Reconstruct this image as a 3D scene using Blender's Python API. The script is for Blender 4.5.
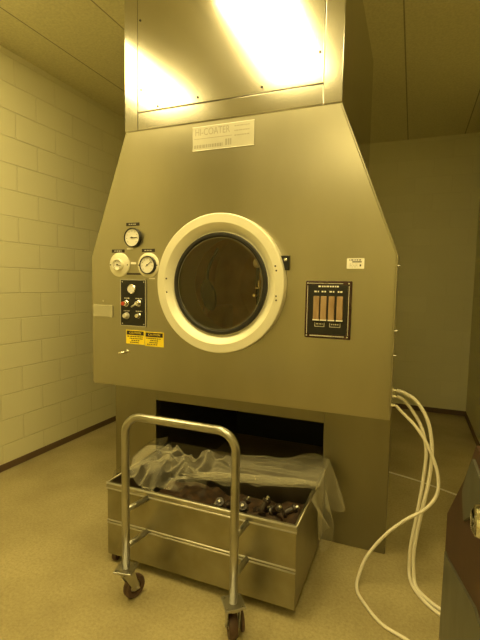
import bpy, bmesh, math, random
from mathutils import Vector, Matrix, noise
S = bpy.context.scene
for o in list(bpy.data.objects): bpy.data.objects.remove(o)
COL = S.collection
PI = math.pi
random.seed(7)

# ------------------------------------------------------------------ camera
cd = bpy.data.cameras.new('camera'); cam = bpy.data.objects.new('camera', cd); COL.objects.link(cam)
cd.sensor_fit = 'HORIZONTAL'; cd.sensor_width = 36; cd.lens = 36*424.02/480
cd.clip_start = 0.02
R_ = (0.92634392, 0.37626024, 0.01775304); U_ = (-0.04810567, 0.07142744, 0.99628508); F_ = (-0.37359441, 0.92375665, -0.08426663)
m = Matrix(((R_[0], U_[0], -F_[0]), (R_[1], U_[1], -F_[1]), (R_[2], U_[2], -F_[2]))).to_4x4()
m.translation = (0, 0, 1.528); cam.matrix_world = m
S.camera = cam
# ------------------------------------------------------------------ world, exposure
w = bpy.data.worlds.new('world'); S.world = w; w.use_nodes = True
w.node_tree.nodes['Background'].inputs[0].default_value = (0.02, 0.016, 0.006, 1)
w.node_tree.nodes['Background'].inputs[1].default_value = 0.2
S.view_settings.view_transform = 'Standard'; S.view_settings.look = 'None'
S.view_settings.exposure = 0.0; S.view_settings.gamma = 1.0
LAMP_COLOR = (1.0, 0.785, 0.30, 1)
LAMP_POWER = 16.5          # emission strength of the ceiling light diffusers
# ceiling lights: (x, y) centre, long side runs along y
LAMPS = [(-0.98, 1.37), (-2.275, 1.23), (0.165, 0.85), (-0.445, -1.2)]  # last two are unseen, added to brighten floor, back wall and hood
LAMP_W, LAMP_L = 0.46, 1.14

# ------------------------------------------------------------------ sizes
LX, RX, EX, FRONT, BACK, CEIL = -2.978, 0.661, 2.2, -2.2, 5.63, 3.296
RETY = 4.4
MY, ML, MR, FL, FR = 2.223, -1.957, -0.075, -1.683, -0.372
SZ, HB, JZ, BY, FBY = 1.688, 0.854, 2.441, 2.459, 3.633
BBY = 3.97
OPL, OPR, OPT = -1.611, -0.448, 0.719

# ------------------------------------------------------------------ materials
def mat(name):
    M = bpy.data.materials.new(name); M.use_nodes = True
    nt = M.node_tree; b = nt.nodes['Principled BSDF']
    return M, nt, b
def nd(nt, t, **kw):
    n = nt.nodes.new(t)
    for k, v in kw.items(): setattr(n, k, v)
    return n
def pos(nt, scale=(1, 1, 1)):
    g = nd(nt, 'ShaderNodeTexCoord'); mp = nd(nt, 'ShaderNodeMapping')
    mp.inputs['Scale'].default_value = scale
    nt.links.new(g.outputs['Object'], mp.inputs['Vector'])
    return mp.outputs['Vector']
def ramp(nt, fac, stops):
    r = nd(nt, 'ShaderNodeValToRGB')
    el = r.color_ramp.elements
    el[0].position, el[0].color = stops[0][0], (*stops[0][1], 1)
    el[1].position, el[1].color = stops[-1][0], (*stops[-1][1], 1)
    for p, c in stops[1:-1]:
        e = el.new(p); e.color = (*c, 1)
    nt.links.new(fac, r.inputs[0]); return r.outputs[0]
def noisy(name, c1, c2, scale=(5, 5, 5), rough=.5, metal=0, bump=0.0, bscale=(80, 80, 80), aniso=0, detail=4, rvar=0.0, coat=0, spec=.5):
    M, nt, b = mat(name)
    n = nd(nt, 'ShaderNodeTexNoise'); n.inputs['Scale'].default_value = 1; n.inputs['Detail'].default_value = detail
    nt.links.new(pos(nt, scale), n.inputs['Vector'])
    nt.links.new(ramp(nt, n.outputs['Fac'], [(.3, c1), (.7, c2)]), b.inputs['Base Color'])
    b.inputs['Metallic'].default_value = metal; b.inputs['Roughness'].default_value = rough
    b.inputs['Specular IOR Level'].default_value = spec
    b.inputs['Anisotropic'].default_value = aniso
    b.inputs['Coat Weight'].default_value = coat
    if rvar:
        mr = nd(nt, 'ShaderNodeMapRange'); mr.inputs['To Min'].default_value = rough-rvar; mr.inputs['To Max'].default_value = rough+rvar
        nt.links.new(n.outputs['Fac'], mr.inputs['Value']); nt.links.new(mr.outputs[0], b.inputs['Roughness'])
    if bump:
        n2 = nd(nt, 'ShaderNodeTexNoise'); n2.inputs['Scale'].default_value = 1; n2.inputs['Detail'].default_value = 3
        nt.links.new(pos(nt, bscale), n2.inputs['Vector'])
        bp = nd(nt, 'ShaderNodeBump'); bp.inputs['Strength'].default_value = bump; bp.inputs['Distance'].default_value = .002
        nt.links.new(n2.outputs['Fac'], bp.inputs['Height']); nt.links.new(bp.outputs[0], b.inputs['Normal'])
    return M
def flat(name, c, rough=.5, metal=0, coat=0, spec=.5):
    return noisy(name, tuple(x*.93 for x in c), tuple(min(1, x*1.05) for x in c), (9, 9, 9), rough, metal, coat=coat, spec=spec)

def block_wall(name, along):
    """painted concrete block in running bond, 16 x 8 inch; along = 'x' or 'y' axis the courses run along"""
    M, nt, b = mat(name)
    g = nd(nt, 'ShaderNodeNewGeometry'); sp = nd(nt, 'ShaderNodeSeparateXYZ'); nt.links.new(g.outputs['Position'], sp.inputs[0])
    cb = nd(nt, 'ShaderNodeCombineXYZ')
    sh = nd(nt, 'ShaderNodeMath', operation='ADD'); sh.inputs[1].default_value = (-2.7510+0.4064*20 - 0.2032) if along == 'y' else 4.1
    nt.links.new(sp.outputs[1 if along == 'y' else 0], sh.inputs[0])
    nt.links.new(sh.outputs[0], cb.inputs[0]); nt.links.new(sp.outputs[2], cb.inputs[1])
    br = nd(nt, 'ShaderNodeTexBrick', offset=.5, offset_frequency=2)
    br.inputs['Scale'].default_value = 1; br.inputs['Mortar Size'].default_value = .005; br.inputs['Mortar Smooth'].default_value = .6
    br.inputs['Brick Width'].default_value = .4064; br.inputs['Row Height'].default_value = .2032
    br.inputs['Color1'].default_value = (.82, .785, .53, 1); br.inputs['Color2'].default_value = (.79, .755, .505, 1); br.inputs['Mortar'].default_value = (.78, .745, .50, 1)
    nt.links.new(cb.outputs[0], br.inputs['Vector'])
    nt.links.new(br.outputs['Color'], b.inputs['Base Color'])
    inv = nd(nt, 'ShaderNodeMath', operation='SUBTRACT'); inv.inputs[0].default_value = 1; nt.links.new(br.outputs['Fac'], inv.inputs[1])
    n = nd(nt, 'ShaderNodeTexNoise'); n.inputs['Scale'].default_value = 130; n.inputs['Detail'].default_value = 4
    nt.links.new(g.outputs['Position'], n.inputs['Vector'])
    ad = nd(nt, 'ShaderNodeMath', operation='MULTIPLY_ADD'); ad.inputs[1].default_value = .18
    nt.links.new(n.outputs['Fac'], ad.inputs[0]); nt.links.new(inv.outputs[0], ad.inputs[2])
    bp = nd(nt, 'ShaderNodeBump'); bp.inputs['Strength'].default_value = .9 if along == 'y' else .35; bp.inputs['Distance'].default_value = .005
    nt.links.new(ad.outputs[0], bp.inputs['Height']); nt.links.new(bp.outputs[0], b.inputs['Normal'])
    b.inputs['Roughness'].default_value = .5
    return M

def floor_mat():
    M, nt, b = mat('speckled_epoxy_floor')
    v = pos(nt)
    n1 = nd(nt, 'ShaderNodeTexNoise'); n1.inputs['Scale'].default_value = 70; n1.inputs['Detail'].default_value = 6; n1.inputs['Roughness'].default_value = .75
    n2 = nd(nt, 'ShaderNodeTexNoise'); n2.inputs['Scale'].default_value = 2.2; n2.inputs['Detail'].default_value = 5
    nt.links.new(v, n1.inputs['Vector']); nt.links.new(v, n2.inputs['Vector'])
    c1 = ramp(nt, n1.outputs['Fac'], [(.3, (.34, .285, .145)), (.5, (.45, .385, .205)), (.7, (.53, .46, .265))])
    c2 = ramp(nt, n2.outputs['Fac'], [(.3, (.72, .70, .66)), (.65, (1, 1, 1))])
    mx = nd(nt, 'ShaderNodeMixRGB', blend_type='MULTIPLY'); mx.inputs[0].default_value = 1
    nt.links.new(c1, mx.inputs[1]); nt.links.new(c2, mx.inputs[2]); nt.links.new(mx.outputs[0], b.inputs['Base Color'])
    bp = nd(nt, 'ShaderNodeBump'); bp.inputs['Strength'].default_value = .25; bp.inputs['Distance'].default_value = .002
    nt.links.new(n1.outputs['Fac'], bp.inputs['Height']); nt.links.new(bp.outputs[0], b.inputs['Normal'])
    b.inputs['Roughness'].default_value = .48
    return M

def ceil_mat():
    M, nt, b = mat('ceiling_board')
    g = nd(nt, 'ShaderNodeNewGeometry'); sp = nd(nt, 'ShaderNodeSeparateXYZ'); nt.links.new(g.outputs['Position'], sp.inputs[0])
    a = nd(nt, 'ShaderNodeMath', operation='ADD'); a.inputs[1].default_value = 2.575+.6096*10+.3048; nt.links.new(sp.outputs[0], a.inputs[0])
    d = nd(nt, 'ShaderNodeMath', operation='DIVIDE'); d.inputs[1].default_value = .6096; nt.links.new(a.outputs[0], d.inputs[0])
    f = nd(nt, 'ShaderNodeMath', operation='FRACT'); nt.links.new(d.outputs[0], f.inputs[0])
    s = nd(nt, 'ShaderNodeMath', operation='SUBTRACT'); s.inputs[1].default_value = .5; nt.links.new(f.outputs[0], s.inputs[0])
    ab = nd(nt, 'ShaderNodeMath', operation='ABSOLUTE'); nt.links.new(s.outputs[0], ab.inputs[0])
    c = ramp(nt, ab.outputs[0], [(.005, (.36, .335, .22)), (.010, (.84, .80, .54))])
    n = nd(nt, 'ShaderNodeTexNoise'); n.inputs['Scale'].default_value = 60; nt.links.new(g.outputs['Position'], n.inputs['Vector'])
    mx = nd(nt, 'ShaderNodeMixRGB', blend_type='MULTIPLY'); mx.inputs[0].default_value = 1
    nt.links.new(c, mx.inputs[1]); nt.links.new(ramp(nt, n.outputs['Fac'], [(.3, (.86, .86, .86)), (.7, (1, 1, 1))]), mx.inputs[2])
    nt.links.new(mx.outputs[0], b.inputs['Base Color']); b.inputs['Roughness'].default_value = .85
    return M

def emit(name, c, s):
    M, nt, b = mat(name)
    nt.nodes.remove(b); e = nd(nt, 'ShaderNodeEmission'); e.inputs[0].default_value = c; e.inputs[1].default_value = s
    nt.links.new(e.outputs[0], nt.nodes['Material Output'].inputs[0]); return M

def glass_mat():
    M, nt, b = mat('door_glass'); nt.nodes.remove(b)
    t = nd(nt, 'ShaderNodeBsdfTransparent'); t.inputs[0].default_value = (.97, .92, .82, 1)
    g = nd(nt, 'ShaderNodeBsdfGlossy'); g.inputs['Roughness'].default_value = .03; g.inputs[0].default_value = (1, 1, 1, 1)
    fr = nd(nt, 'ShaderNodeFresnel'); fr.inputs[0].default_value = 1.5
    mx = nd(nt, 'ShaderNodeMixShader')
    nt.links.new(fr.outputs[0], mx.inputs[0]); nt.links.new(t.outputs[0], mx.inputs[1]); nt.links.new(g.outputs[0], mx.inputs[2])
    nt.links.new(mx.outputs[0], nt.nodes['Material Output'].inputs[0]); return M

def film_mat():
    M, nt, b = mat('clear_plastic_film')
    n = nd(nt, 'ShaderNodeTexNoise'); n.inputs['Scale'].default_value = 6; n.inputs['Detail'].default_value = 3; n.inputs['Distortion'].default_value = 1.5
    nt.links.new(pos(nt, (1, 1.8, 1)), n.inputs['Vector'])
    b.inputs['Base Color'].default_value = (.78, .73, .55, 1); b.inputs['Roughness'].default_value = .12
    b.inputs['Specular IOR Level'].default_value = .8
    bp = nd(nt, 'ShaderNodeBump'); bp.inputs['Strength'].default_value = .6; bp.inputs['Distance'].default_value = .02
    nt.links.new(n.outputs['Fac'], bp.inputs['Height']); nt.links.new(bp.outputs[0], b.inputs['Normal'])
    t = nd(nt, 'ShaderNodeBsdfTransparent'); t.inputs[0].default_value = (.96, .96, .95, 1)
    lw = nd(nt, 'ShaderNodeLayerWeight'); lw.inputs[0].default_value = .45
    nt.links.new(bp.outputs[0], lw.inputs['Normal'])
    mr = nd(nt, 'ShaderNodeMapRange'); mr.inputs['To Min'].default_value = .05; mr.inputs['To Max'].default_value = .58
    nt.links.new(lw.outputs['Facing'], mr.inputs['Value'])
    mx = nd(nt, 'ShaderNodeMixShader')
    nt.links.new(mr.outputs[0], mx.inputs[0]); nt.links.new(t.outputs[0], mx.inputs[1]); nt.links.new(b.outputs[0], mx.inputs[2])
    nt.links.new(mx.outputs[0], nt.nodes['Material Output'].inputs[0]); return M

M_WALLY = block_wall('painted_block_wall', 'y'); M_WALLX = block_wall('painted_block_wall_cross', 'x')
M_FLOOR = floor_mat(); M_CEIL = ceil_mat()
M_BASE = noisy('dark_brown_vinyl_base', (.12, .075, .045), (.16, .10, .06), (4, 4, 4), .5)
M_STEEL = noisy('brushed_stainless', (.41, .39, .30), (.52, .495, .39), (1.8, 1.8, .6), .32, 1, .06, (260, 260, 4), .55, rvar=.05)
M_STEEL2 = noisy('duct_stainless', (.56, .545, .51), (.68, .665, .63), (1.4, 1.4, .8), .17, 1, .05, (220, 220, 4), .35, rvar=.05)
M_STEEL3 = noisy('shaded_base_stainless', (.25, .235, .17), (.32, .30, .22), (2.2, 2.2, .7), .36, 1, .06, (260, 260, 4), .4, rvar=.05)  # darker steel, partly the shade under the hood put into the colour
M_BIN = noisy('worn_stainless_bin', (.30, .28, .20), (.42, .395, .30), (6, 6, 6), .38, 1, .1, (40, 40, 40), 0, rvar=.08)
M_TUBE = noisy('handle_steel', (.40, .39, .35), (.52, .51, .47), (9, 9, 9), .3, 1, rvar=.06)
M_RAIL = noisy('bright_rolled_edge', (.62, .60, .54), (.70, .68, .62), (20, 20, 20), .35, .55)
M_RINGM = noisy('satin_cast_ring', (.82, .79, .64), (.88, .85, .70), (5, 5, 5), .45, .35)
M_CHROME = flat('polished_chrome', (.82, .81, .78), .1, 1)
M_GASKET = flat('black_rubber_gasket', (.012, .011, .010), .5)
M_BLACK = flat('black_enamel_panel', (.012, .012, .012), .35)
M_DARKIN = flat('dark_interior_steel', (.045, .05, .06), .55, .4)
M_DRUM = noisy('brown_glow_drum', (.42, .22, .09), (.85, .55, .25), (3, 3, 3), .5, .15)  # brown lightened to stand in for glow and reflections in the door glass
M_DIAL = flat('white_dial', (.85, .83, .76), .5)
M_INK = flat('dark_ink', (.03, .022, .02), .6)
M_WHITE = flat('white_enamel', (.82, .80, .74), .45)
M_COVER = flat('plain_metal_cover', (.56, .54, .42), .45, .6)
M_PALE = flat('pale_grey_cover', (.58, .56, .48), .5, .2)
M_YELLOW = flat('yellow_label', (.95, .74, .03), .55)
M_PAPER = flat('white_paper_label', (.92, .89, .82), .6)
M_PLATE = flat('engraved_name_plate', (.50, .48, .40), .42, .8)
M_ETCH = flat('etched_letters', (.34, .32, .26), .5, .5)
M_RED = flat('red_knob_cap', (.55, .06, .03), .4)
M_TUBEG = noisy('amber_flow_tube', (.30, .19, .10), (.46, .32, .19), (30, 30, 8), .25)
M_WINE = flat('dark_maroon_bezel', (.035, .012, .014), .22, coat=.4)
M_RUBBER = noisy('brown_rubber_wheel', (.07, .035, .022), (.11, .06, .04), (20, 20, 20), .5)
M_HOSE = noisy('cream_hose', (.80, .75, .62), (.86, .81, .68), (12, 12, 12), .38)
M_CORD = flat('pale_cord', (.85, .82, .74), .5)
M_CAB = noisy('dark_brown_enamel', (.050, .022, .012), (.065, .03, .017), (6, 6, 6), .5)
M_CABST = noisy('dull_olive_steel', (.13, .13, .10), (.18, .18, .14), (8, 8, 8), .45, .6)
M_LINING = noisy('dark_brown_waste', (.022, .012, .006), (.085, .045, .020), (22, 22, 22), .6, bump=.6, bscale=(50, 50, 50))
M_FIT = flat('dark_fitting_plastic', (.03, .02, .016), .3)
M_GLASS = glass_mat(); M_FILM = film_mat()
M_LAMP = emit('lamp_diffuser', LAMP_COLOR, LAMP_POWER)

# ------------------------------------------------------------------ mesh helpers
class MB:
    def __init__(s): s.bm = bmesh.new(); s.smooth = []
    def box(s, x0, x1, y0, y1, z0, z1, bev=0, seg=2, rot=None, at=None):
        r = bmesh.ops.create_cube(s.bm, size=1); vs = r['verts']
        for v in vs:
            v.co = Vector(((x0+x1)/2+v.co.x*(x1-x0), (y0+y1)/2+v.co.y*(y1-y0), (z0+z1)/2+v.co.z*(z1-z0)))
        if rot is not None:
            bmesh.ops.rotate(s.bm, cent=at or ((x0+x1)/2, (y0+y1)/2, (z0+z1)/2), matrix=rot, verts=vs)
        if bev:
            es = list({e for v in vs for e in v.link_edges})
            bmesh.ops.bevel(s.bm, geom=es, offset=bev, segments=seg, affect='EDGES', profile=.5)
        return s
    def tube(s, pts, r, n=10, smooth=True, caps=True, sub=6):
        P = [Vector(p) for p in pts]
        if smooth and len(P) > 2:
            Q = []
            for i in range(len(P)-1):
                p0, p1, p2, p3 = P[max(i-1, 0)], P[i], P[i+1], P[min(i+2, len(P)-1)]
                for k in range(sub):
                    t = k/sub
                    Q.append(.5*((2*p1)+(p2-p0)*t+(2*p0-5*p1+4*p2-p3)*t*t+(3*p1-p0-3*p2+p3)*t**3))
            Q.append(P[-1]); P = Q
        rs = r if isinstance(r, (list, tuple)) else None
        T = (P[1]-P[0]).normalized(); N = T.orthogonal().normalized(); rings = []
        for i, p in enumerate(P):
            t = (P[min(i+1, len(P)-1)]-P[max(i-1, 0)]).normalized()
            N = (N-t*N.dot(t)).normalized(); B = t.cross(N)
            rr = r if rs is None else rs[min(int(i/(len(P)-1)*(len(rs)-1)+.5), len(rs)-1)]
            rings.append([s.bm.verts.new(p+(N*math.cos(a)+B*math.sin(a))*rr) for a in [2*PI*k/n for k in range(n)]])
        for a, b in zip(rings, rings[1:]):
            for k in range(n):
                f = s.bm.faces.new((a[k], a[(k+1) % n], b[(k+1) % n], b[k])); f.smooth = True
        if caps:
            s.bm.faces.new(rings[0][::-1]); s.bm.faces.new(rings[-1])
        return s
    def lathe(s, prof, c, axis='y', n=64, close=False):
        """prof: (radius, height along axis); axis 'y' -> height goes towards -Y (out of the machine front)"""
        c = Vector(c)
        def pt(r, h, a):
            if axis == 'y': return c+Vector((r*math.cos(a), -h, r*math.sin(a)))
            if axis == 'z': return c+Vector((r*math.cos(a), r*math.sin(a), h))
            return c+Vector((h, r*math.cos(a), r*math.sin(a)))
        rings = []
        for r, h in prof:
            if r < 1e-6: rings.append([s.bm.verts.new(pt(0, h, 0))])
            else: rings.append([s.bm.verts.new(pt(r, h, 2*PI*k/n)) for k in range(n)])
        prs = list(zip(rings, rings[1:]))
        if close: prs.append((rings[-1], rings[0]))
        for a, b in prs:
            for k in range(n):
                k2 = (k+1) % n
                if len(a) == 1: f = s.bm.faces.new((a[0], b[k2], b[k]))
                elif len(b) == 1: f = s.bm.faces.new((a[k], a[k2], b[0]))
                else: f = s.bm.faces.new((a[k], a[k2], b[k2], b[k]))
        return s
    def prism(s, poly, axis, a0, a1):
        """poly in the plane across axis ('y': (x,z); 'x': (y,z); 'z': (x,y))"""
        def P(p, h):
            return {'y': (p[0], h, p[1]), 'x': (h, p[0], p[1]), 'z': (p[0], p[1], h)}[axis]
        A = [s.bm.verts.new(P(p, a0)) for p in poly]; B = [s.bm.verts.new(P(p, a1)) for p in poly]
        n = len(poly)
        s.bm.faces.new(A); s.bm.faces.new(B[::-1])
        for i in range(n): s.bm.faces.new((A[i], B[i], B[(i+1) % n], A[(i+1) % n]))
        return s
    def grid(s, fn, nu, nv, smooth=True):
        V = [[s.bm.verts.new(fn(i/nu, j/nv)) for j in range(nv+1)] for i in range(nu+1)]
        for i in range(nu):
            for j in range(nv):
                f = s.bm.faces.new((V[i][j], V[i+1][j], V[i+1][j+1], V[i][j+1])); f.smooth = smooth
        return s
    def build(s, name, m, parent=None, label=None, shade=None, bevel=0, org=None):
        bm = s.bm
        bmesh.ops.recalc_face_normals(bm, faces=bm.faces)
        if bevel:
            bmesh.ops.bevel(bm, geom=[e for e in bm.edges if e.calc_face_angle(0) > .5], offset=bevel, segments=2, affect='EDGES')
        wo = Vector((0, 0, 0)); q = parent
        while q is not None: wo += q.location; q = q.parent
        if org is None:
            org = wo if parent is not None else Vector((0, 0, 0))
        org = Vector(org)
        bmesh.ops.translate(bm, vec=-org, verts=bm.verts)
        me = bpy.data.meshes.new(name); bm.to_mesh(me); bm.free()
        if shade is not None:
            me.set_sharp_from_angle(angle=shade)
            for p in me.polygons: p.use_smooth = True
        me.materials.append(m)
        o = bpy.data.objects.new(name, me); COL.objects.link(o)
        if parent is not None: o.parent = parent
        o.location = org-wo
        if label: o['label'] = label
        return o
SM = math.radians(35)
def tag(o, label, cat, group=None):
    o['label'] = label; o['category'] = cat
    if group: o['group'] = group
    return o
def thing(name, loc, label, cat, group=None):
    o = bpy.data.objects.new(name, None); COL.objects.link(o); o.location = loc; o.empty_display_size = .1
    return tag(o, label, cat, group)
def struct(name, mb, m, **k):
    o = mb.build(name, m, **k); o['kind'] = 'structure'; return o
def text(name, s, size, x, y, z, m, parent, width=None):
    cu = bpy.data.curves.new('t', 'FONT'); cu.body = s; cu.size = size; cu.align_x = 'CENTER'; cu.align_y = 'CENTER'; cu.extrude = .0008; cu.resolution_u = 3
    t = bpy.data.objects.new('t', cu); COL.objects.link(t)
    dg = bpy.context.evaluated_depsgraph_get(); dg.update()
    me = bpy.data.meshes.new_from_object(t.evaluated_get(dg))
    bpy.data.objects.remove(t); bpy.data.curves.remove(cu)
    bm = bmesh.new(); bm.from_mesh(me); bpy.data.meshes.remove(me)
    if width:
        xs = [v.co.x for v in bm.verts]; k = width/(max(xs)-min(xs)); c = (max(xs)+min(xs))/2
        for v in bm.verts: v.co.x = (v.co.x-c)*k
    for v in bm.verts: v.co = Vector((x+v.co.x, y-v.co.z, z+v.co.y))
    mb = MB(); mb.bm.free(); mb.bm = bm
    return mb.build(name, m, parent)

# ================================================================== THE ROOM
struct('floor', MB().box(LX-.1, EX+.1, FRONT-.1, BACK+.1, -.1, 0), M_FLOOR)
struct('ceiling', MB().box(LX-.1, EX+.1, FRONT-.1, BACK+.1, CEIL, CEIL+.1), M_CEIL)
struct('wall_left', MB().box(LX-.1, LX, FRONT-.1, BACK+.1, 0, CEIL), M_WALLY)
struct('wall_back', MB().box(LX, RX+.1, BACK, BACK+.1, 0, CEIL), M_WALLX)
struct('wall_right', MB().box(RX, RX+.1, RETY, BACK, 0, CEIL).box(RX+.1, EX, RETY, RETY+.1, 0, CEIL), M_WALLY)
struct('wall_side', MB().box(EX, EX+.1, FRONT, RETY+.1, 0, CEIL), M_WALLY)
struct('wall_front', MB().box(LX, EX+.1, FRONT-.1, FRONT, 0, CEIL), M_WALLX)
struct('baseboard_left', MB().box(LX, LX+.012, FRONT, BACK, 0, .055, .003), M_BASE)
struct('baseboard_back', MB().box(LX+.012, RX-.012, BACK-.012, BACK, 0, .06, .003), M_BASE)
struct('baseboard_right', MB().box(RX-.012, RX, RETY, BACK, 0, .06, .003), M_BASE)

# ceiling lights (diffusers hang below the ceiling and light it; last two fixtures are added)
for i, (x, y) in enumerate(LAMPS):
    t = thing('ceiling_light', (x, y, CEIL), ['fluorescent ceiling light in front of the tall steel duct', 'fluorescent ceiling light beside the block wall on the left', 'added unseen ceiling light above the dark brown cabinet on the right', 'added unseen ceiling light at the far end of the room from the machine'][i], 'light', 'recessed ceiling lights')
    hw, hl = LAMP_W/2, LAMP_L/2
    MB().box(x-hw-.02, x+hw+.02, y-hl-.02, y-hl, CEIL-.016, CEIL).box(x-hw-.02, x+hw+.02, y+hl, y+hl+.02, CEIL-.016, CEIL) \
        .box(x-hw-.02, x-hw, y-hl, y+hl, CEIL-.016, CEIL).box(x+hw, x+hw+.02, y-hl, y+hl, CEIL-.016, CEIL).build('light_frame', M_WHITE, t)
    MB().box(x-hw, x+hw, y-hl, y+hl, CEIL-.05, CEIL, .02).build('diffuser', M_LAMP, t)

# ================================================================== THE MACHINE
mc = thing('coating_machine', ((ML+MR)/2, BY, 0), 'tall stainless steel industrial coating drum machine with a round glass door', 'machine')
# --- sloping hood: a thick plate with a round opening for the door
DC = (-1.024, 1.527)
DR = .292
def hood():
    b = MB(); bm = b.bm
    poly = [(ML, HB), (MR, HB), (MR, SZ), (FR, JZ), (FL, JZ), (ML, SZ)]
    vo = [bm.verts.new((x, MY, z)) for x, z in poly]
    N = 72
    vi = [bm.verts.new((DC[0]+DR*math.cos(2*PI*k/N), MY, DC[1]+DR*math.sin(2*PI*k/N))) for k in range(N)]
    es = [bm.edges.new((vo[i], vo[(i+1) % 6])) for i in range(6)]+[bm.edges.new((vi[i], vi[(i+1) % N])) for i in range(N)]
    bmesh.ops.triangle_fill(bm, edges=es, use_beauty=True)
    for f in list(bm.faces):
        c = f.calc_center_median()
        if (c.x-DC[0])**2+(c.z-DC[1])**2 < (DR*.9)**2: bm.faces.remove(f)
    r = bmesh.ops.extrude_face_region(bm, geom=list(bm.faces)+list(bm.edges)+list(bm.verts))
    bmesh.ops.translate(bm, vec=(0, BY-MY, 0), verts=[v for v in r['geom'] if isinstance(v, bmesh.types.BMVert)])
    bmesh.ops.recalc_face_normals(bm, faces=bm.faces)
    bv = [e for e in bm.edges if e.calc_face_angle(0) > .3 and all((v.co.x-DC[0])**2+(v.co.z-DC[1])**2 > (DR*1.05)**2 for v in e.verts) and all(abs(v.co.y-MY) < 1e-4 for v in e.verts)]
    bmesh.ops.bevel(bm, geom=bv, offset=.009, segments=3, affect='EDGES')
    return b
hd = hood().build('hood', M_STEEL, mc)
for z in (1.632, 1.31, 1.185):
    MB().lathe([(0, 0), (.005, 0), (.004, 0), (.004, .010), (.006, .010), (.006, .014), (0, .014)], (MR, 2.24, z), 'x', 10).build('stud', M_TUBE, hd)
# --- body behind the hood (open to the front, carries the drum)
INS = .10
def shell():
    b = MB(); bm = b.bm
    poly = [(ML+INS, .72), (MR-INS, .72), (MR-INS, SZ-.02), (FR-.01, JZ), (FL+.01, JZ), (ML+INS, SZ-.02)]
    A = [bm.verts.new((x, BY, z)) for x, z in poly]; B = [bm.verts.new((x, BBY, z)) for x, z in poly]
    for i in range(6): bm.faces.new((A[i], B[i], B[(i+1) % 6], A[(i+1) % 6]))
    bm.faces.new(B)
    return b
shell().build('body', M_STEEL, mc)
# --- base: two legs, header, back and top; the middle is open for the bin
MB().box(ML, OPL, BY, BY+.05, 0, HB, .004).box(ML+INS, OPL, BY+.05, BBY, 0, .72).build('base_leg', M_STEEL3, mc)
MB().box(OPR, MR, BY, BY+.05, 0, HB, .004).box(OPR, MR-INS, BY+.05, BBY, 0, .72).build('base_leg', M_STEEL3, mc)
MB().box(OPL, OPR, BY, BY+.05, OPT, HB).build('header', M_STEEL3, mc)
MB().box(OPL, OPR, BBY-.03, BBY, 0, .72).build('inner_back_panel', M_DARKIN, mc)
# --- duct up to the ceiling
PXL, PXR = -1.587, -.469
dk = MB().box(FL, FR, MY+.012, FBY, JZ+.0, CEIL).build('duct', M_STEEL2, mc)
PZ = 2.546
MB().box(FL, PXL-.0035, MY, MY+.012, JZ+.006, CEIL-.001, .002, rot=Matrix.Rotation(math.radians(.25), 3, 'Z')).build('corner_trim', M_STEEL2, dk)
MB().box(PXR+.0035, FR, MY, MY+.012, JZ+.006, CEIL-.001, .002, rot=Matrix.Rotation(math.radians(-.25), 3, 'Z')).build('corner_trim', M_STEEL2, dk)
MB().box(PXL, PXR, MY, MY+.012, JZ+.006, PZ-.0025, .002).build('lower_band', M_STEEL2, dk)
MB().box(PXL, PXR, MY-.003, MY+.012, PZ+.0025, CEIL-.002, .003).build('access_panel', M_STEEL2, dk)
for x, z in [(-1.568, 3.07), (-1.563, 2.675), (-1.446, 2.566), (-1.18, 2.578), (-.796, 2.576), (-.489, 2.7), (-.487, 3.07)]:
    MB().lathe([(.006, 0), (.006, .003), (.003, .005), (0, .005)], (x, MY-.003, z), 'y', 10).build('screw', M_INK, dk)

# --- round door
rg = MB().lathe([(.287, .0), (.395, 0), (.395, .043), (.393, .048), (.389, .050), (.344, .050), (.338, .047), (.298, .012), (.287, .012)], (DC[0], MY, DC[1]), 'y', 96, close=True).build('door_ring', M_RINGM, mc, shade=math.radians(22))
MB().lathe([(.291, .004), (.291, .026), (.285, .031), (.272, .031), (.266, .024), (.266, .004)], (DC[0], MY, DC[1]), 'y', 96, close=True).build('gasket', M_GASKET, rg, shade=SM)
MB().lathe([(0, .020), (.266, .020), (.266, .012), (0, .012)], (DC[0], MY, DC[1]), 'y', 96).build('glass_pane', M_GLASS, rg, shade=SM)
MB().lathe([(.262, .0225), (.262, .0245), (.2595, .0245), (.2595, .0225)], (DC[0], MY, DC[1]), 'y', 96, close=True).build('retaining_wire', M_TUBE, rg, shade=SM)
for x, z in [(-1.372, 1.553), (-1.369, 1.473), (-.690, 1.627), (-.684, 1.603), (-.682, 1.467), (-.681, 1.445)]:
    MB().lathe([(.005, 0), (.005, .002), (0, .003)], (x*.985-.002, MY-.050, z), 'y', 10).build('ring_screw', M_INK, rg)
lt = MB().box(-.668, -.617, MY-.022, MY, 1.607, 1.684, .003).build('door_latch', M_BLACK, mc)
MB().lathe([(.009, 0), (.009, .004), (0, .006)], (-.634, MY-.022, 1.662), 'y', 12).build('latch_bolt', M_CHROME, lt)
# --- drum inside, seen through the glass
dr = MB().lathe([(.295, .0), (.42, -.10), (.56, -.30), (.56, -.85), (.40, -1.05), (0, -1.08)], (DC[0], BY+.01, DC[1]), 'y', 72).build('drum', M_DRUM, mc, shade=SM)
for k in range(4):
    a = .6+k*PI/2
    c = Vector((DC[0]+.47*math.cos(a), BY+.58, DC[1]+.47*math.sin(a)))
    MB().box(c.x-.02, c.x+.02, BY+.33, BY+.83, c.z-.10, c.z+.10, .015, rot=Matrix.Rotation(-a+.6, 3, 'Y')).build('baffle', M_DRUM, dr)
sp_ = MB().tube([(-.845, BY+.03, 1.70), (-.90, BY+.05, 1.63), (-.895, BY+.05, 1.40)], .011, 8).build('spray_arm', M_GASKET, mc)
MB().lathe([(0, 0), (.026, 0), (.030, .02), (.018, .04), (0, .04)], (-.897, BY+.05, 1.66), 'y', 14).build('spray_gun', M_PAPER, sp_)
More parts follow.
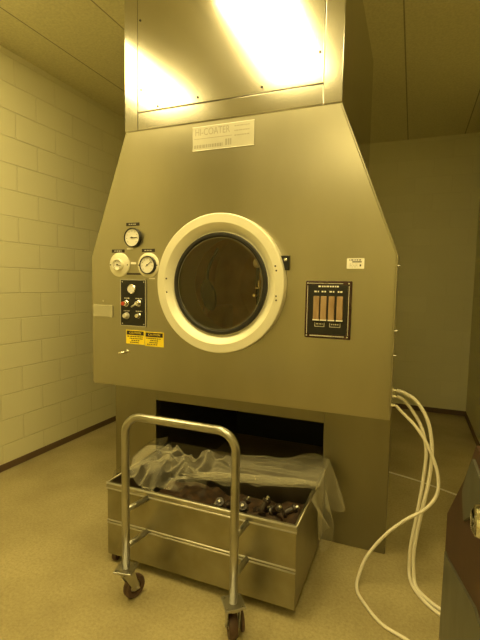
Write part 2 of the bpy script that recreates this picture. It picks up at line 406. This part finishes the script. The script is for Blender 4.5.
MB().box(-.882, -.868, BY+.0, BY+.05, 1.50, 1.555, .004).box(-.90, -.868, BY+.0, BY+.03, 1.50, 1.512, .003).build('spray_bracket', M_CHROME, sp_)
MB().lathe([(0, 0), (.012, 0), (.014, .03), (.008, .05), (0, .05)], (-.905, BY+.05, 1.46), 'y', 12).build('spray_gun', M_CHROME, sp_)
pd = MB(); pd.lathe([(0, -.010), (.050, -.010), (.060, 0), (.050, .010), (0, .010)], (0, 0, 0), 'y', 28)
for v in pd.bm.verts: v.co = Vector((-1.285+v.co.x*.95-v.co.z*.35, BY+.14+v.co.y, 1.45+v.co.z*1.75))
pd.tube([(-1.285, BY+.14, 1.47), (-1.32, BY+.2, 1.62), (-1.32, BY+.35, 1.78)], .010, 8).build('scoop_blade', M_GASKET, mc, shade=SM)

# --- gauges
def gauge(x, z, flange, R, ox=0, needle=.6, depth=.02, rimm=None):
    y = MY
    if flange:
        fl = MB().lathe([(0, 0), (flange, 0), (flange, .006), (flange-.006, .010), (0, .010)], (x, y, z), 'y', 40).build('gauge_flange', M_RINGM, mc, shade=SM)
        for a in (0, PI):
            MB().lathe([(.004, 0), (.004, .002), (0, .003)], (x+math.cos(a)*flange*.86, y-.010, z), 'y', 8).build('flange_screw', M_INK, fl)
        y -= .008
    g = MB().lathe([(0, 0), (R, 0), (R, depth), (R-.003, depth+.004), (R-.006, depth+.004), (R-.007, depth-.004), (0, depth-.004)], (x+ox, y, z), 'y', 40).build('gauge', rimm or M_BLACK, mc, shade=SM)
    MB().lathe([(0, depth-.003), (R-.007, depth-.003), (R-.007, depth-.004)], (x+ox, y, z), 'y', 40).build('dial_face', M_DIAL, g, shade=SM)
    L = R*.62
    d = Vector((math.cos(needle), 0, math.sin(needle)))
    yy = y-depth+.001
    MB().tube([Vector((x+ox, yy, z))-d*L*.4, Vector((x+ox, yy, z))+d*L], .0018, 6, smooth=False).lathe([(.005, 0), (.005, .002), (0, .002)], (x+ox, yy, z), 'y', 10).build('needle', M_INK, g)
    b = MB()
    for k in range(9):
        a = -.7+k*(PI+1.4)/8
        q = Vector((x+ox+math.cos(a)*R*.66, yy, z+math.sin(a)*R*.66)); b.lathe([(.0022, 0), (.0022, .001), (0, .001)], q, 'y', 6)
    b.build('scale_marks', M_INK, g)
    return g
gauge(-1.621, 1.803, 0, .060, needle=.02)
gauge(-1.727, 1.636, .076, .037, needle=-.3, rimm=M_RINGM)
gauge(-1.511, 1.634, .076, .056, .006, needle=.65)
def strip(name, x0, x1, z0, z1, m, parent=mc, d=.003, y=None):
    y = MY if y is None else y
    return MB().box(x0, x1, y-d, y, z0, z1, .0008, 1).build(name, m, parent)
def squig(name, x0, x1, z, h, m, parent, y, n=5):
    """a row of short marks: print too small to read"""
    b = MB(); x = x0; rnd = random.Random(int((x0*31+z*77)*1000))
    while x < x1-.002:
        wd = min(rnd.uniform(.006, .016), x1-x)
        b.box(x, x+wd*.8, y-.0008, y, z-h/2, z+h/2); x += wd+.002
    return b.build(name, m, parent)
for x0, x1, z in [(-1.676, -1.578, 1.886), (-1.788, -1.690, 1.723), (-1.560, -1.466, 1.724)]:
    t = strip('name_strip', x0, x1, z-.010, z+.010, M_INK)
    squig('small_print', x0+.02, x1-.02, z, .006, M_PALE, t, MY-.003)
strip('small_tag', -1.672, -1.624, 1.731, 1.741, M_PAPER)
strip('small_tag', -1.642, -1.604, 1.640, 1.652, M_PAPER)
strip('name_strip', -1.672, -1.562, 1.574, 1.586, M_INK)
strip('small_tag', -1.510, -1.466, 1.549, 1.556, M_PAPER)

# --- black control panel with knobs
cp = MB().box(-1.721, -1.528, MY-.006, MY, 1.250, 1.546, .002).build('control_panel', M_BLACK, mc)
MB().box(-1.721, -1.717, MY-.0075, MY-.005, 1.252, 1.544).box(-1.532, -1.528, MY-.0075, MY-.005, 1.252, 1.544).box(-1.717, -1.532, MY-.0075, MY-.005, 1.251, 1.255).box(-1.717, -1.532, MY-.0075, MY-.005, 1.541, 1.545).build('panel_edge', M_PALE, cp)
PY = MY-.006
pg_ = MB().lathe([(0, 0), (.030, 0), (.030, .012), (.026, .016), (.024, .012), (0, .012)], (-1.628, PY, 1.486), 'y', 28).build('panel_meter', M_CHROME, cp, shade=SM)
MB().lathe([(.023, .0125), (.023, .0132), (0, .0132)], (-1.628, PY, 1.486), 'y', 24).tube([(-1.636, PY-.014, 1.478), (-1.618, PY-.014, 1.498)], .0015, 6, smooth=False).build('meter_face', M_DIAL, cp)
def knob(x, z, m, r=.020, lever=None):
    k = MB().lathe([(0, 0), (r, 0), (r, .008), (r*.8, .012), (r*.72, .026), (r*.6, .029), (0, .029)], (x, PY, z), 'y', 20).build('knob', m, cp, shade=SM)
    if lever:
        MB().tube([(x, PY-.028, z), (x+lever[0], PY-.03, z+lever[1])], .005, 8, smooth=False).build('knob_lever', M_PALE, cp)
    return k
kk = knob(-1.672, 1.394, M_CHROME, .021)
MB().lathe([(0, .0292), (.0125, .0292), (.012, .034), (0, .035)], (-1.680, PY, 1.394), 'y', 16).build('red_cap', M_RED, kk, label='red push cap on the knob')
knob(-1.580, 1.397, M_CHROME, .021, (-.035, -.022))
knob(-1.671, 1.316, M_PALE, .021)
knob(-1.580, 1.320, M_CHROME, .018)
for x, z in [(-1.705, 1.53), (-1.543, 1.53), (-1.705, 1.266), (-1.543, 1.266)]:
    MB().lathe([(.004, 0), (.004, .002), (0, .003)], (x, PY, z), 'y', 8).build('panel_screw', M_PALE, cp)
for x0, x1, z in [(-1.690, -1.650, 1.427), (-1.605, -1.555, 1.427), (-1.695, -1.645, 1.347), (-1.603, -1.555, 1.347)]:
    squig('small_print', x0, x1, z, .006, M_PALE, cp, PY)

# --- caution labels
def caution(x0, x1, z0, z1, lines):
    l = strip('caution_label', x0, x1, z0, z1, M_YELLOW, d=.002)
    hh = (z1-z0)*.34
    h = MB().box(x0+.006, x1-.006, MY-.003, MY-.0015, z1-hh, z1-.005).build('caution_header', M_INK, l)
    text('caution_word', 'CAUTION', hh*.6, (x0+x1)/2, MY-.003, z1-.0025-hh/2, M_YELLOW, l, (x1-x0)*.62)
    for k, (a, c) in enumerate(lines):
        squig('small_print', x0+(x1-x0)*a, x0+(x1-x0)*c, z1-hh-.010-k*.0125, .006, M_INK, l, MY-.002)
caution(-1.681, -1.541, 1.137, 1.226, [(.08, .9), (.2, .92), (.3, .75), (.22, .7)])
caution(-1.538, -1.402, 1.131, 1.222, [(.08, .85), (.3, .72), (.25, .7), (.12, .68)])

# --- engraved name plate
npl = strip('name_plate', -1.211, -.833, 2.282, 2.415, M_PLATE, d=.004)
for z in (2.4135, 2.2835):
    MB().box(-1.211, -.833, MY-.005, MY-.0035, z-.0015, z+.0015).build('plate_edge', M_PAPER, npl)
text('plate_lettering', 'HI-COATER', .055, -1.085, MY-.004, 2.382, M_ETCH, npl, .215)
MB().box(-1.2, -.965, MY-.0048, MY-.004, 2.346, 2.349).build('plate_rule', M_ETCH, npl)
squig('small_print', -1.2, -1.02, 2.305, .018, M_ETCH, npl, MY-.004)
squig('small_print', -1.005, -.965, 2.315, .034, M_ETCH, npl, MY-.004)
for z in (2.395, 2.37, 2.345): squig('small_print', -.95, -.86, z, .006, M_ETCH, npl, MY-.004)

# --- blank outlet cover and its notch, lower left of the panel
MB().box(-1.936, -1.782, MY-.010, MY, 1.300, 1.378, .003).build('blank_cover', M_COVER, mc)
MB().lathe([(.006, 0), (.006, .002), (0, .003)], (-1.863, MY, 1.403), 'y', 10).build('cover_screw', M_PALE, mc)
MB().tube([(-1.672, MY, 1.084), (-1.676, MY-.035, 1.084), (-1.705, MY-.05, 1.078)], [.010, .008, .006], 10).build('toggle_lever', M_CHROME, mc)
MB().lathe([(.014, 0), (.014, .004), (.009, .008), (0, .008)], (-1.672, MY, 1.084), 'y', 14).build('lever_boss', M_CHROME, mc)

# --- white paper tag at right
pt_ = strip('paper_tag', -.317, -.231, 1.616, 1.668, M_PAPER, d=.002)
squig('small_print', -.305, -.245, 1.660, .005, M_INK, pt_, MY-.002)
MB().box(-.29, -.244, MY-.0028, MY-.002, 1.648, 1.653).box(-.253, -.246, MY-.0028, MY-.002, 1.628, 1.638).build('print_bar', M_INK, pt_)
for z in (1.64, 1.633, 1.625): squig('small_print', -.303, -.262, z, .003, M_PALE, pt_, MY-.002)

# --- flow meter panel
fm = MB().box(-.524, -.284, MY-.012, MY, 1.252, 1.553, .004).build('flow_meter_panel', M_WINE, mc)
FY = MY-.012
MB().box(-.505, -.305, FY-.002, FY+.001, 1.274, 1.532, .001, 1).build('panel_face', M_BLACK, fm)
tr = MB()
for a in [(-.513, -.510, 1.274, 1.528), (-.300, -.297, 1.274, 1.528)]: tr.box(a[0], a[1], FY-.0025, FY, a[2], a[3])
for a in [(-.495, -.315, 1.263, 1.268), (-.505, -.33, 1.538, 1.541)]: tr.box(a[0], a[1], FY-.0025, FY, a[2], a[3])
tr.build('bezel_trim', M_PALE, fm)
for i, x in enumerate((-.463, -.425, -.384, -.342)):
    tb = MB().box(x-.0155, x+.0155, FY-.012, FY-.001, 1.349, 1.474, .004).build('flow_tube', M_TUBEG, fm)
    MB().box(x-.0165, x+.0165, FY-.0125, FY-.001, 1.346, 1.352).build('tube_stop', M_PAPER, fm)
    squig('small_print', x-.013, x+.013, 1.497, .008, M_PAPER, fm, FY-.002)
squig('small_print', -.455, -.345, 1.524, .008, M_PAPER, fm, FY-.002)
for x0, x1 in ((-.470, -.418), (-.392, -.336)):
    MB().box(x0, x0+.003, FY-.003, FY-.002, 1.315, 1.335).box(x1-.003, x1, FY-.003, FY-.002, 1.315, 1.335).box(x0, x1, FY-.003, FY-.002, 1.313, 1.316).build('bracket_mark', M_PALE, fm)
    squig('small_print', x0+.008, x1-.008, 1.328, .006, M_PALE, fm, FY-.002)
for x, z in [(-.512, 1.54), (-.300, 1.54), (-.512, 1.265), (-.300, 1.265)]:
    MB().lathe([(.004, 0), (.004, .002), (0, .003)], (x, FY, z), 'y', 8).build('panel_screw', M_PALE, fm)
# --- hose barbs on the right flank
for y, z in ((2.34, .987), (2.38, .945), (2.30, .917)):
    MB().lathe([(0, 0), (.014, 0), (.014, .008), (.010, .010), (.010, .022), (0, .022)], (MR, y, z), 'x', 12).build('hose_barb', M_CHROME, mc)

# ================================================================== HOSES AND CORD
X0 = MR+.023
def hose(pts, r, label, cat='hose', name='hose', m=M_HOSE):
    o = MB().tube(pts, r, 10, sub=8).build(name, m, shade=None, org=pts[0]); return tag(o, label, cat)
hose([(X0, 2.34, .987), (-.014, 2.34, .977), (.049, 2.34, .937), (.106, 2.33, .842), (.131, 2.32, .703), (.125, 2.31, .547), (.096, 2.30, .359), (.072, 2.29, .17), (.076, 2.27, .05), (.088, 2.235, .012), (.116, 2.187, .0095), (.165, 2.137, .0095), (.233, 2.09, .0095), (.32, 2.03, .0095), (.62, 1.98, .0095)], .0095,
     'cream hose from the topmost fitting on the steel machine flank, running down to the floor')
hose([(X0, 2.38, .945), (-.020, 2.38, .930), (.025, 2.38, .883), (.078, 2.36, .799), (.105, 2.345, .683), (.098, 2.335, .525), (.078, 2.33, .345), (.055, 2.32, .16), (.054, 2.31, .045), (.062, 2.27, .013), (.086, 2.205, .009), (.135, 2.13, .009), (.210, 2.065, .009), (.31, 1.995, .009), (.62, 1.945, .009)], .0088,
     'cream hose from the middle fitting on the steel machine flank, hanging beside the thicker one')
hose([(X0, 2.30, .917), (-.020, 2.295, .886), (.050, 2.28, .823), (.110, 2.275, .733), (.158, 2.27, .61), (.162, 2.26, .504), (.112, 2.245, .421), (.02, 2.235, .346), (-.073, 2.22, .250), (-.155, 2.19, .130), (-.188, 2.15, .035), (-.188, 2.10, .011), (-.161, 2.038, .0085), (-.064, 1.919, .0085), (.042, 1.87, .0085), (.14, 1.835, .0085), (.62, 1.80, 0.0085)], .0082,
     'cream hose from the lowest fitting, looping wide to the left across the floor')
hose([(-.165, 3.63, .005), (-.1, 3.602, .005), (.12, 3.53, .005), (.364, 3.409, .005), (.6, 3.30, .005)], .0055, 'thin pale cord lying on the floor behind the hanging hoses', 'cord', 'power_cord', M_CORD)

# ================================================================== BIN TROLLEY
BL, BR, BF, BB, BZ, BT = -1.475, -.430, 1.783, 2.43, .05, .452
tl = thing('bin_trolley', ((BL+BR)/2, (BF+BB)/2, 0), 'stainless steel bin trolley with tubular push handle, pushed under the machine', 'trolley')
T = .012
MB().box(BL, BR, BF, BF+T, BZ, BT).box(BL, BR, BB-T, BB, BZ, BT).box(BL, BL+T, BF+T, BB-T, BZ, BT).box(BR-T, BR, BF+T, BB-T, BZ, BT).box(BL+T, BR-T, BF+T, BB-T, BZ, BZ+T).build('bin_body', M_BIN, tl)
def rimring(z, rr, o_):
    b = MB(); P = [(BL-o_, BF-o_, z), (BR+o_, BF-o_, z), (BR+o_, BB+o_, z), (BL-o_, BB+o_, z)]
    for k in range(4): b.tube([P[k], P[(k+1) % 4]], rr, 10, smooth=False)
    return b
rm = rimring(BT-.004, .005, .001).build('bin_rim', M_BIN, tl)
MB().tube([(BL-.003, BF-.0045, BT-.003), (BR+.003, BF-.0045, BT-.003)], .0055, 10, smooth=False).build('front_bead', M_RAIL, rm)
MB().box(BL-.004, BR+.004, BF-.004, BF, BT-.03, BT-.004).build('rim_band', M_TUBE, rm)
MB().tube([(BL-.003, BF-.003, BT-.031), (BR+.003, BF-.003, BT-.031)], .005, 10, smooth=False).build('rim_bead', M_RAIL, rm)
for z in (.243, .228):
    MB().tube([(BL-.001, BF-.001, z), (BR+.001, BF-.001, z)], .0045, 10, smooth=False).build('bin_rail', M_RAIL, tl)
HXL, HXR, HY, HT, hr = -1.203, -.647, 1.58, .915, .0185
PB = .172
def arc(cx, cz, r, a0, a1, n=10): return [(cx+r*math.cos(a0+(a1-a0)*k/n), HY, cz+r*math.sin(a0+(a1-a0)*k/n)) for k in range(n+1)]
cr = .085
MB().tube([(HXL, HY, PB), (HXL, HY, .5)]+arc(HXL+cr, HT-cr, cr, PI, PI/2)+arc(HXR-cr, HT-cr, cr, PI/2, 0)+[(HXR, HY, .5), (HXR, HY, PB)], hr, 16, smooth=False).build('push_handle', M_TUBE, tl)
for x in (HXL, HXR):
    for z in (.425, .245):
        MB().tube([(x-.01, HY+.012, z+.02), (x-.02, BF+.002, z-.012)], .0145, 12, smooth=False).build('handle_stub', M_TUBE, tl)
def caster(x, y, r, top, ang, plate, wheel_w, trail, pang, brake=0):
    pl = MB().box(x-plate, x+plate, y-plate, y+plate, top-.010, top, .002, rot=Matrix.Rotation(pang, 3, 'Z')).build('caster_plate', M_TUBE, tl)
    for sx in (-1, 1):
        for sy in (-1, 1):
            q = Matrix.Rotation(pang, 3, 'Z') @ Vector((sx*plate*.74, sy*plate*.74, 0))
            MB().lathe([(.007, 0), (.007, .006), (0, .006)], (x+q.x, y+q.y, top), 'z', 6).build('plate_bolt', M_TUBE, pl)
    # fork, built along local frame: rolling direction d, axle a
    d = Vector((math.cos(ang), math.sin(ang), 0)); a = Vector((-d.y, d.x, 0))
    wc = Vector((x, y, r))+d*trail; h_ = wheel_w/2
    fk = MB()
    fk.lathe([(0, -.032), (.026, -.032), (.030, -.02), (.026, -.010), (0, -.010)], (x, y, top), 'z', 20)
    for sgn in (-1, 1):
        off = a*sgn*(wheel_w/2+.006)
        P = [Vector((x, y, top-.022))-d*.030+off, Vector((x, y, top-.022))+d*.030+off, wc+d*.016+off+Vector((0, 0, -.008)), wc-d*.016+off+Vector((0, 0, -.008))]
        th = a*.004*sgn
        A = [fk.bm.verts.new(p) for p in P]; B = [fk.bm.verts.new(p+th) for p in P]
        fk.bm.faces.new(A); fk.bm.faces.new(B[::-1])
        for i in range(4): fk.bm.faces.new((A[i], B[i], B[(i+1) % 4], A[(i+1) % 4]))
    o1, o2 = a*(wheel_w/2+.010), -a*(wheel_w/2+.010)
    v = [Vector((x, y, top-.026))-d*.03+o1, Vector((x, y, top-.026))+d*.03+o1, Vector((x, y, top-.026))+d*.03+o2, Vector((x, y, top-.026))-d*.03+o2]
    A = [fk.bm.verts.new(p) for p in v]; B = [fk.bm.verts.new(p+Vector((0, 0, .005))) for p in v]
    fk.bm.faces.new(A); fk.bm.faces.new(B[::-1])
    for i in range(4): fk.bm.faces.new((A[i], B[i], B[(i+1) % 4], A[(i+1) % 4]))
    fk.tube([wc+a*(wheel_w/2+.014), wc-a*(wheel_w/2+.014)], .007, 10, smooth=False)
    fk.build('caster_fork', M_TUBE, tl)
    if brake:
        bm_ = MB().lathe([(0, -.006), (r*.72, -.006), (r*.78, 0), (r*.72, .006), (0, .006)], (0, 0, 0), 'x', 24)
        mt_ = Matrix.Rotation(math.atan2(-a.y, -a.x), 3, 'Z')
        for vv in bm_.bm.verts: vv.co = mt_ @ vv.co + wc - a*(h_+.024) + Vector((0, 0, .012))
        bm_.build('brake_disc', M_RUBBER, tl, shade=SM)
    wm = MB(); h = wheel_w/2
    wm.lathe([(r*.55, -h), (r*.92, -h), (r, -h*.6), (r, h*.6), (r*.92, h), (r*.55, h), (r*.5, h*.4), (r*.5, -h*.4)], (0, 0, 0), 'x', 36, close=True)
    mtx = Matrix.Rotation(math.atan2(a.y, a.x), 3, 'Z')
    for vv in wm.bm.verts: vv.co = mtx @ vv.co + wc
    wo = wm.build('caster_wheel', M_RUBBER, tl, shade=SM)
    hm = MB().lathe([(0, -h*.9), (r*.3, -h*.9), (r*.5, -h*.5), (r*.5, h*.5), (r*.3, h*.9), (0, h*.9)], (0, 0, 0), 'x', 24)
    for vv in hm.bm.verts: vv.co = mtx @ vv.co + wc
    hm.build('wheel_hub', M_TUBE, wo, shade=SM)
caster(HXL, HY, .055, PB, math.radians(72), .045, .034, .046, math.radians(12))
caster(HXR, HY, .055, PB, math.radians(122), .045, .038, .018, math.radians(38), 1)
for x, y in ((BL+.06, BB-.08), (BR-.06, BB-.08), (BL+.03, BF+.03), (BR-.09, BF+.25)):
    MB().lathe([(0, -.014), (.022, -.014), (.025, -.008), (.025, .008), (.022, .014), (0, .014)], (x, y, .025), 'x', 18).box(x-.02, x+.02, y-.02, y+.02, .044, .0505).box(x-.019, x-.016, y-.012, y+.012, .02, .046).box(x+.016, x+.019, y-.012, y+.012, .02, .046).build('under_caster', M_RUBBER, tl)

# ---- dark waste heaped in the bin
def nz(x, y, z, s, seed=0): return noise.noise(Vector((x*s+seed, y*s-seed*.7, z*s+seed*1.3)))
hp = MB()
def heap(u, v):
    x = BL+.02+(BR-BL-.04)*u; y = BF+.02+(BB-BF-.04)*v
    e = min(u, 1-u, v*.6, (1-v)*.6)*14; e = min(1, e)
    z = BZ+.03+e*(.16+.05*nz(x, y, 0, 5, 1)+.03*nz(x, y, 0, 14, 2)+.175*math.exp(-((y-1.875)/.085)**2)*max(0, min(1, (x+.95)*8))*max(0, min(1, (-.455-x)*14)))
    return (x, y, z)
hp.grid(heap, 70, 44)
hb = hp.bm
bmesh.ops.recalc_face_normals(hb, faces=hb.faces)
ed = [e for e in hb.edges if e.is_boundary]
rr = bmesh.ops.extrude_edge_only(hb, edges=ed)
for v in rr['geom']:
    if isinstance(v, bmesh.types.BMVert): v.co.z = BZ+T+.001
bmesh.ops.contextual_create(hb, geom=[e for e in hb.edges if e.is_boundary])
o = hp.build('waste_heap', M_LINING, org=(-.95, 2.1, BZ+T)); o['kind'] = 'stuff'; tag(o, 'dark brown loose waste heaped inside the steel bin', 'waste')
def heap_z(x, y): return heap((x-BL-.02)/(BR-BL-.04), (y-BF-.02)/(BB-BF-.04))[2]
# small dark fittings on the heap
spots = [(-.86, 1.91, .3), (-.81, 1.87, 1.2), (-.76, 1.92, 2.1), (-.72, 1.885, .2), (-.675, 1.91, 1.7), (-.63, 1.87, 2.6), (-.58, 1.90, .9), (-.525, 1.885, 2.0), (-.90, 1.87, 2.9)]
src = None
for i, (x, y, a) in enumerate(spots):
    z = heap_z(x, y)
    if src is None:
        src = thing('pipe_fitting', (0, 0, 0), 'small dark fitting with a bright end among the waste in the bin', 'fitting', 'dark fittings in the bin')
        MB().lathe([(0, 0), (.022, 0), (.024, .012), (.016, .016), (.016, .055), (.021, .06), (.021, .072), (0, .072)], (0, 0, 0), 'z', 16).build('fitting_body', M_FIT, src, shade=SM)
        MB().lathe([(0, .072), (.009, .072), (.009, .084), (.006, .087), (0, .087)], (0, 0, 0), 'z', 14).build('fitting_tip', M_TUBE, src, label='bright metal tip', shade=SM)
        r = src
    else:
        r = src.copy(); COL.objects.link(r)
        for c in list(src.children):
            d = c.copy(); COL.objects.link(d); d.parent = r
    r.location = (x, y, z+.022)
    r.rotation_euler = (math.radians(50+18*math.sin(i*2.1)), 0, a)

# ================================================================== PLASTIC LINER BAG over the bin
fb = MB()
def ridge(x, y, s, seed): return 1-abs(nz(x, y, 0, s, seed))*2
def yfront(x):
    t = (x-BL)/(BR-BL)
    if t < .06: return 2.0-(t/.06)*.12
    if t < .46:
        k = (t-.06)/.40
        return 1.88-.085*math.sin(k*PI)-.02*math.sin(k*19)+.12*k**3
    k = (t-.46)/.54
    return 2.0+.16*k+.015*math.sin(k*23)
def sm(a, b, x):
    t = min(1, max(0, (x-a)/(b-a))); return t*t*(3-2*t)
def film(u, v):
    x = BL-.025+(BR-BL+.05)*u
    t = (x-BL)/(BR-BL)
    y0 = yfront(x); y1 = 2.20+.24*sm(-.1, 1, t)+.012*math.sin(t*15)
    y = y1+(y0-y1)*v
    z = .470+.020*sm(.3, .7, t)*(1-v)
    z += .055*math.exp(-((t-.90)/.10)**2)*math.exp(-(v/.30)**2)                            # tented over the back right corner
    z += .045*math.exp(-((t-.02)/.07)**2)*math.exp(-((y-2.16)/.10)**2)                     # peak over the left rim
    z += .040*math.exp(-((t-.24)/.09)**2)*math.exp(-((y-2.0)/.10)**2)
    inside = sm(.02, .12, t)*(1-sm(.90, .99, t))
    lump = 1-sm(.36, .52, t)
    z += inside*(lump*(-.04+.062*ridge(x, y, 5.5, 3)+.034*ridge(x*1.6, y, 11, 5))+(1-lump)*(-.022+.022*ridge(x*.35, y, 7, 11)+.008*ridge(x*.3, y*1.4, 17, 6)+.012*math.sin(v*PI)*-1))
    z += (1-inside)*(.005*nz(x, y, 0, 18, 9)+.004)
    if t < .46: z -= .05*max(0, (v-.72)/.28)**1.5*sm(.05, .18, t)
    if t < .05 or t > .975: z = max(z, .462)
    if y < BF+.02: z = max(z, .462)
    return (x, y, z)
fb.grid(film, 150, 90)
# drape down the outer right side
def drape(u, v):
    y = 1.99+(BB+.01-1.99)*u
    L = .13+.20*math.exp(-((u-.30)/.16)**2)+.10*math.exp(-((u-.85)/.2)**2)
    s = v*L
    x = BR+.022+.050*v+.035*v*math.sin(u*15+v*1.5)+.010*ridge(y, s*.4, 9, 4)*v+.04*v*sm(.5, 1, u)
    y2 = y-.10*v*(u-.3)
    if v == 0: x = BR+.018
    top = .475+.05*math.exp(-((u-.92)/.2)**2)
    return (x, y2, top-s)
fb.grid(drape, 60, 36)
# drape down the outer left side, short
def drapel(u, v):
    y = 1.86+(BB-1.86)*u
    return (BL-.018-.02*v-.01*math.sin(u*13)*v, y, .478+.05*math.exp(-((y-2.2)/.18)**2)-v*(.06+.03*math.sin(u*8)))
fb.grid(drapel, 40, 10)
# gathered edge of the mouth, a twisted bundle of film lying across
for k in range(4):
    off = k*1.7
    pts = []
    for i in range(26):
        t = i/25
        x = -1.12+(BR+.015+1.12)*t
        pts.append((x, 1.965+.19*t+.013*math.cos(t*9+off), .478+.012*math.sin(t*9+off)+.012*math.sin(t*PI)))
    fb.tube(pts, [.004, .010, .013, .011, .008, .012, .007], 8, sub=2)
bag = fb.build('plastic_liner', M_FILM, org=(-.95, 2.2, BT))
tag(bag, 'crumpled clear plastic bag liner draped over the rim of the steel bin', 'plastic bag')

# ================================================================== CABINET at the right edge
CX = .155
cbx = thing('equipment_cabinet', (.5, 1.3, 0), 'dark brown sloped cabinet with a chrome knob at the right edge', 'cabinet')
prof = [(1.66, .0), (1.66, .10), (1.645, .12), (1.652, .72), (1.264, 1.016), (1.10, 1.17), (.72, 1.17), (.72, 0)]
MB().prism(prof, 'x', CX, .85).build('cabinet_body', M_CAB, cbx, bevel=.006)
MB().prism([(1.62, .08), (1.60, .60), (1.535, .62), (.96, .865), (.80, .90), (.80, .08)], 'x', CX-.006, CX).build('lower_side_panel', M_CABST, cbx, label='dull olive steel side panel')
MB().prism([(1.245, .985), (1.16, 1.08), (1.10, 1.13), (.85, 1.13), (1.0, 1.05), (1.19, .93)], 'x', CX-.006, CX).build('upper_side_panel', M_CABST, cbx, label='dull olive steel upper panel')
MB().lathe([(0, -.028), (.018, -.028), (.029, -.022), (.031, -.015), (.025, -.009), (.014, -.006), (.016, 0), (0, 0)], (CX-.0, .90, 1.081), 'x', 28).build('chrome_knob', M_CHROME, cbx, label='chrome knob', shade=SM)
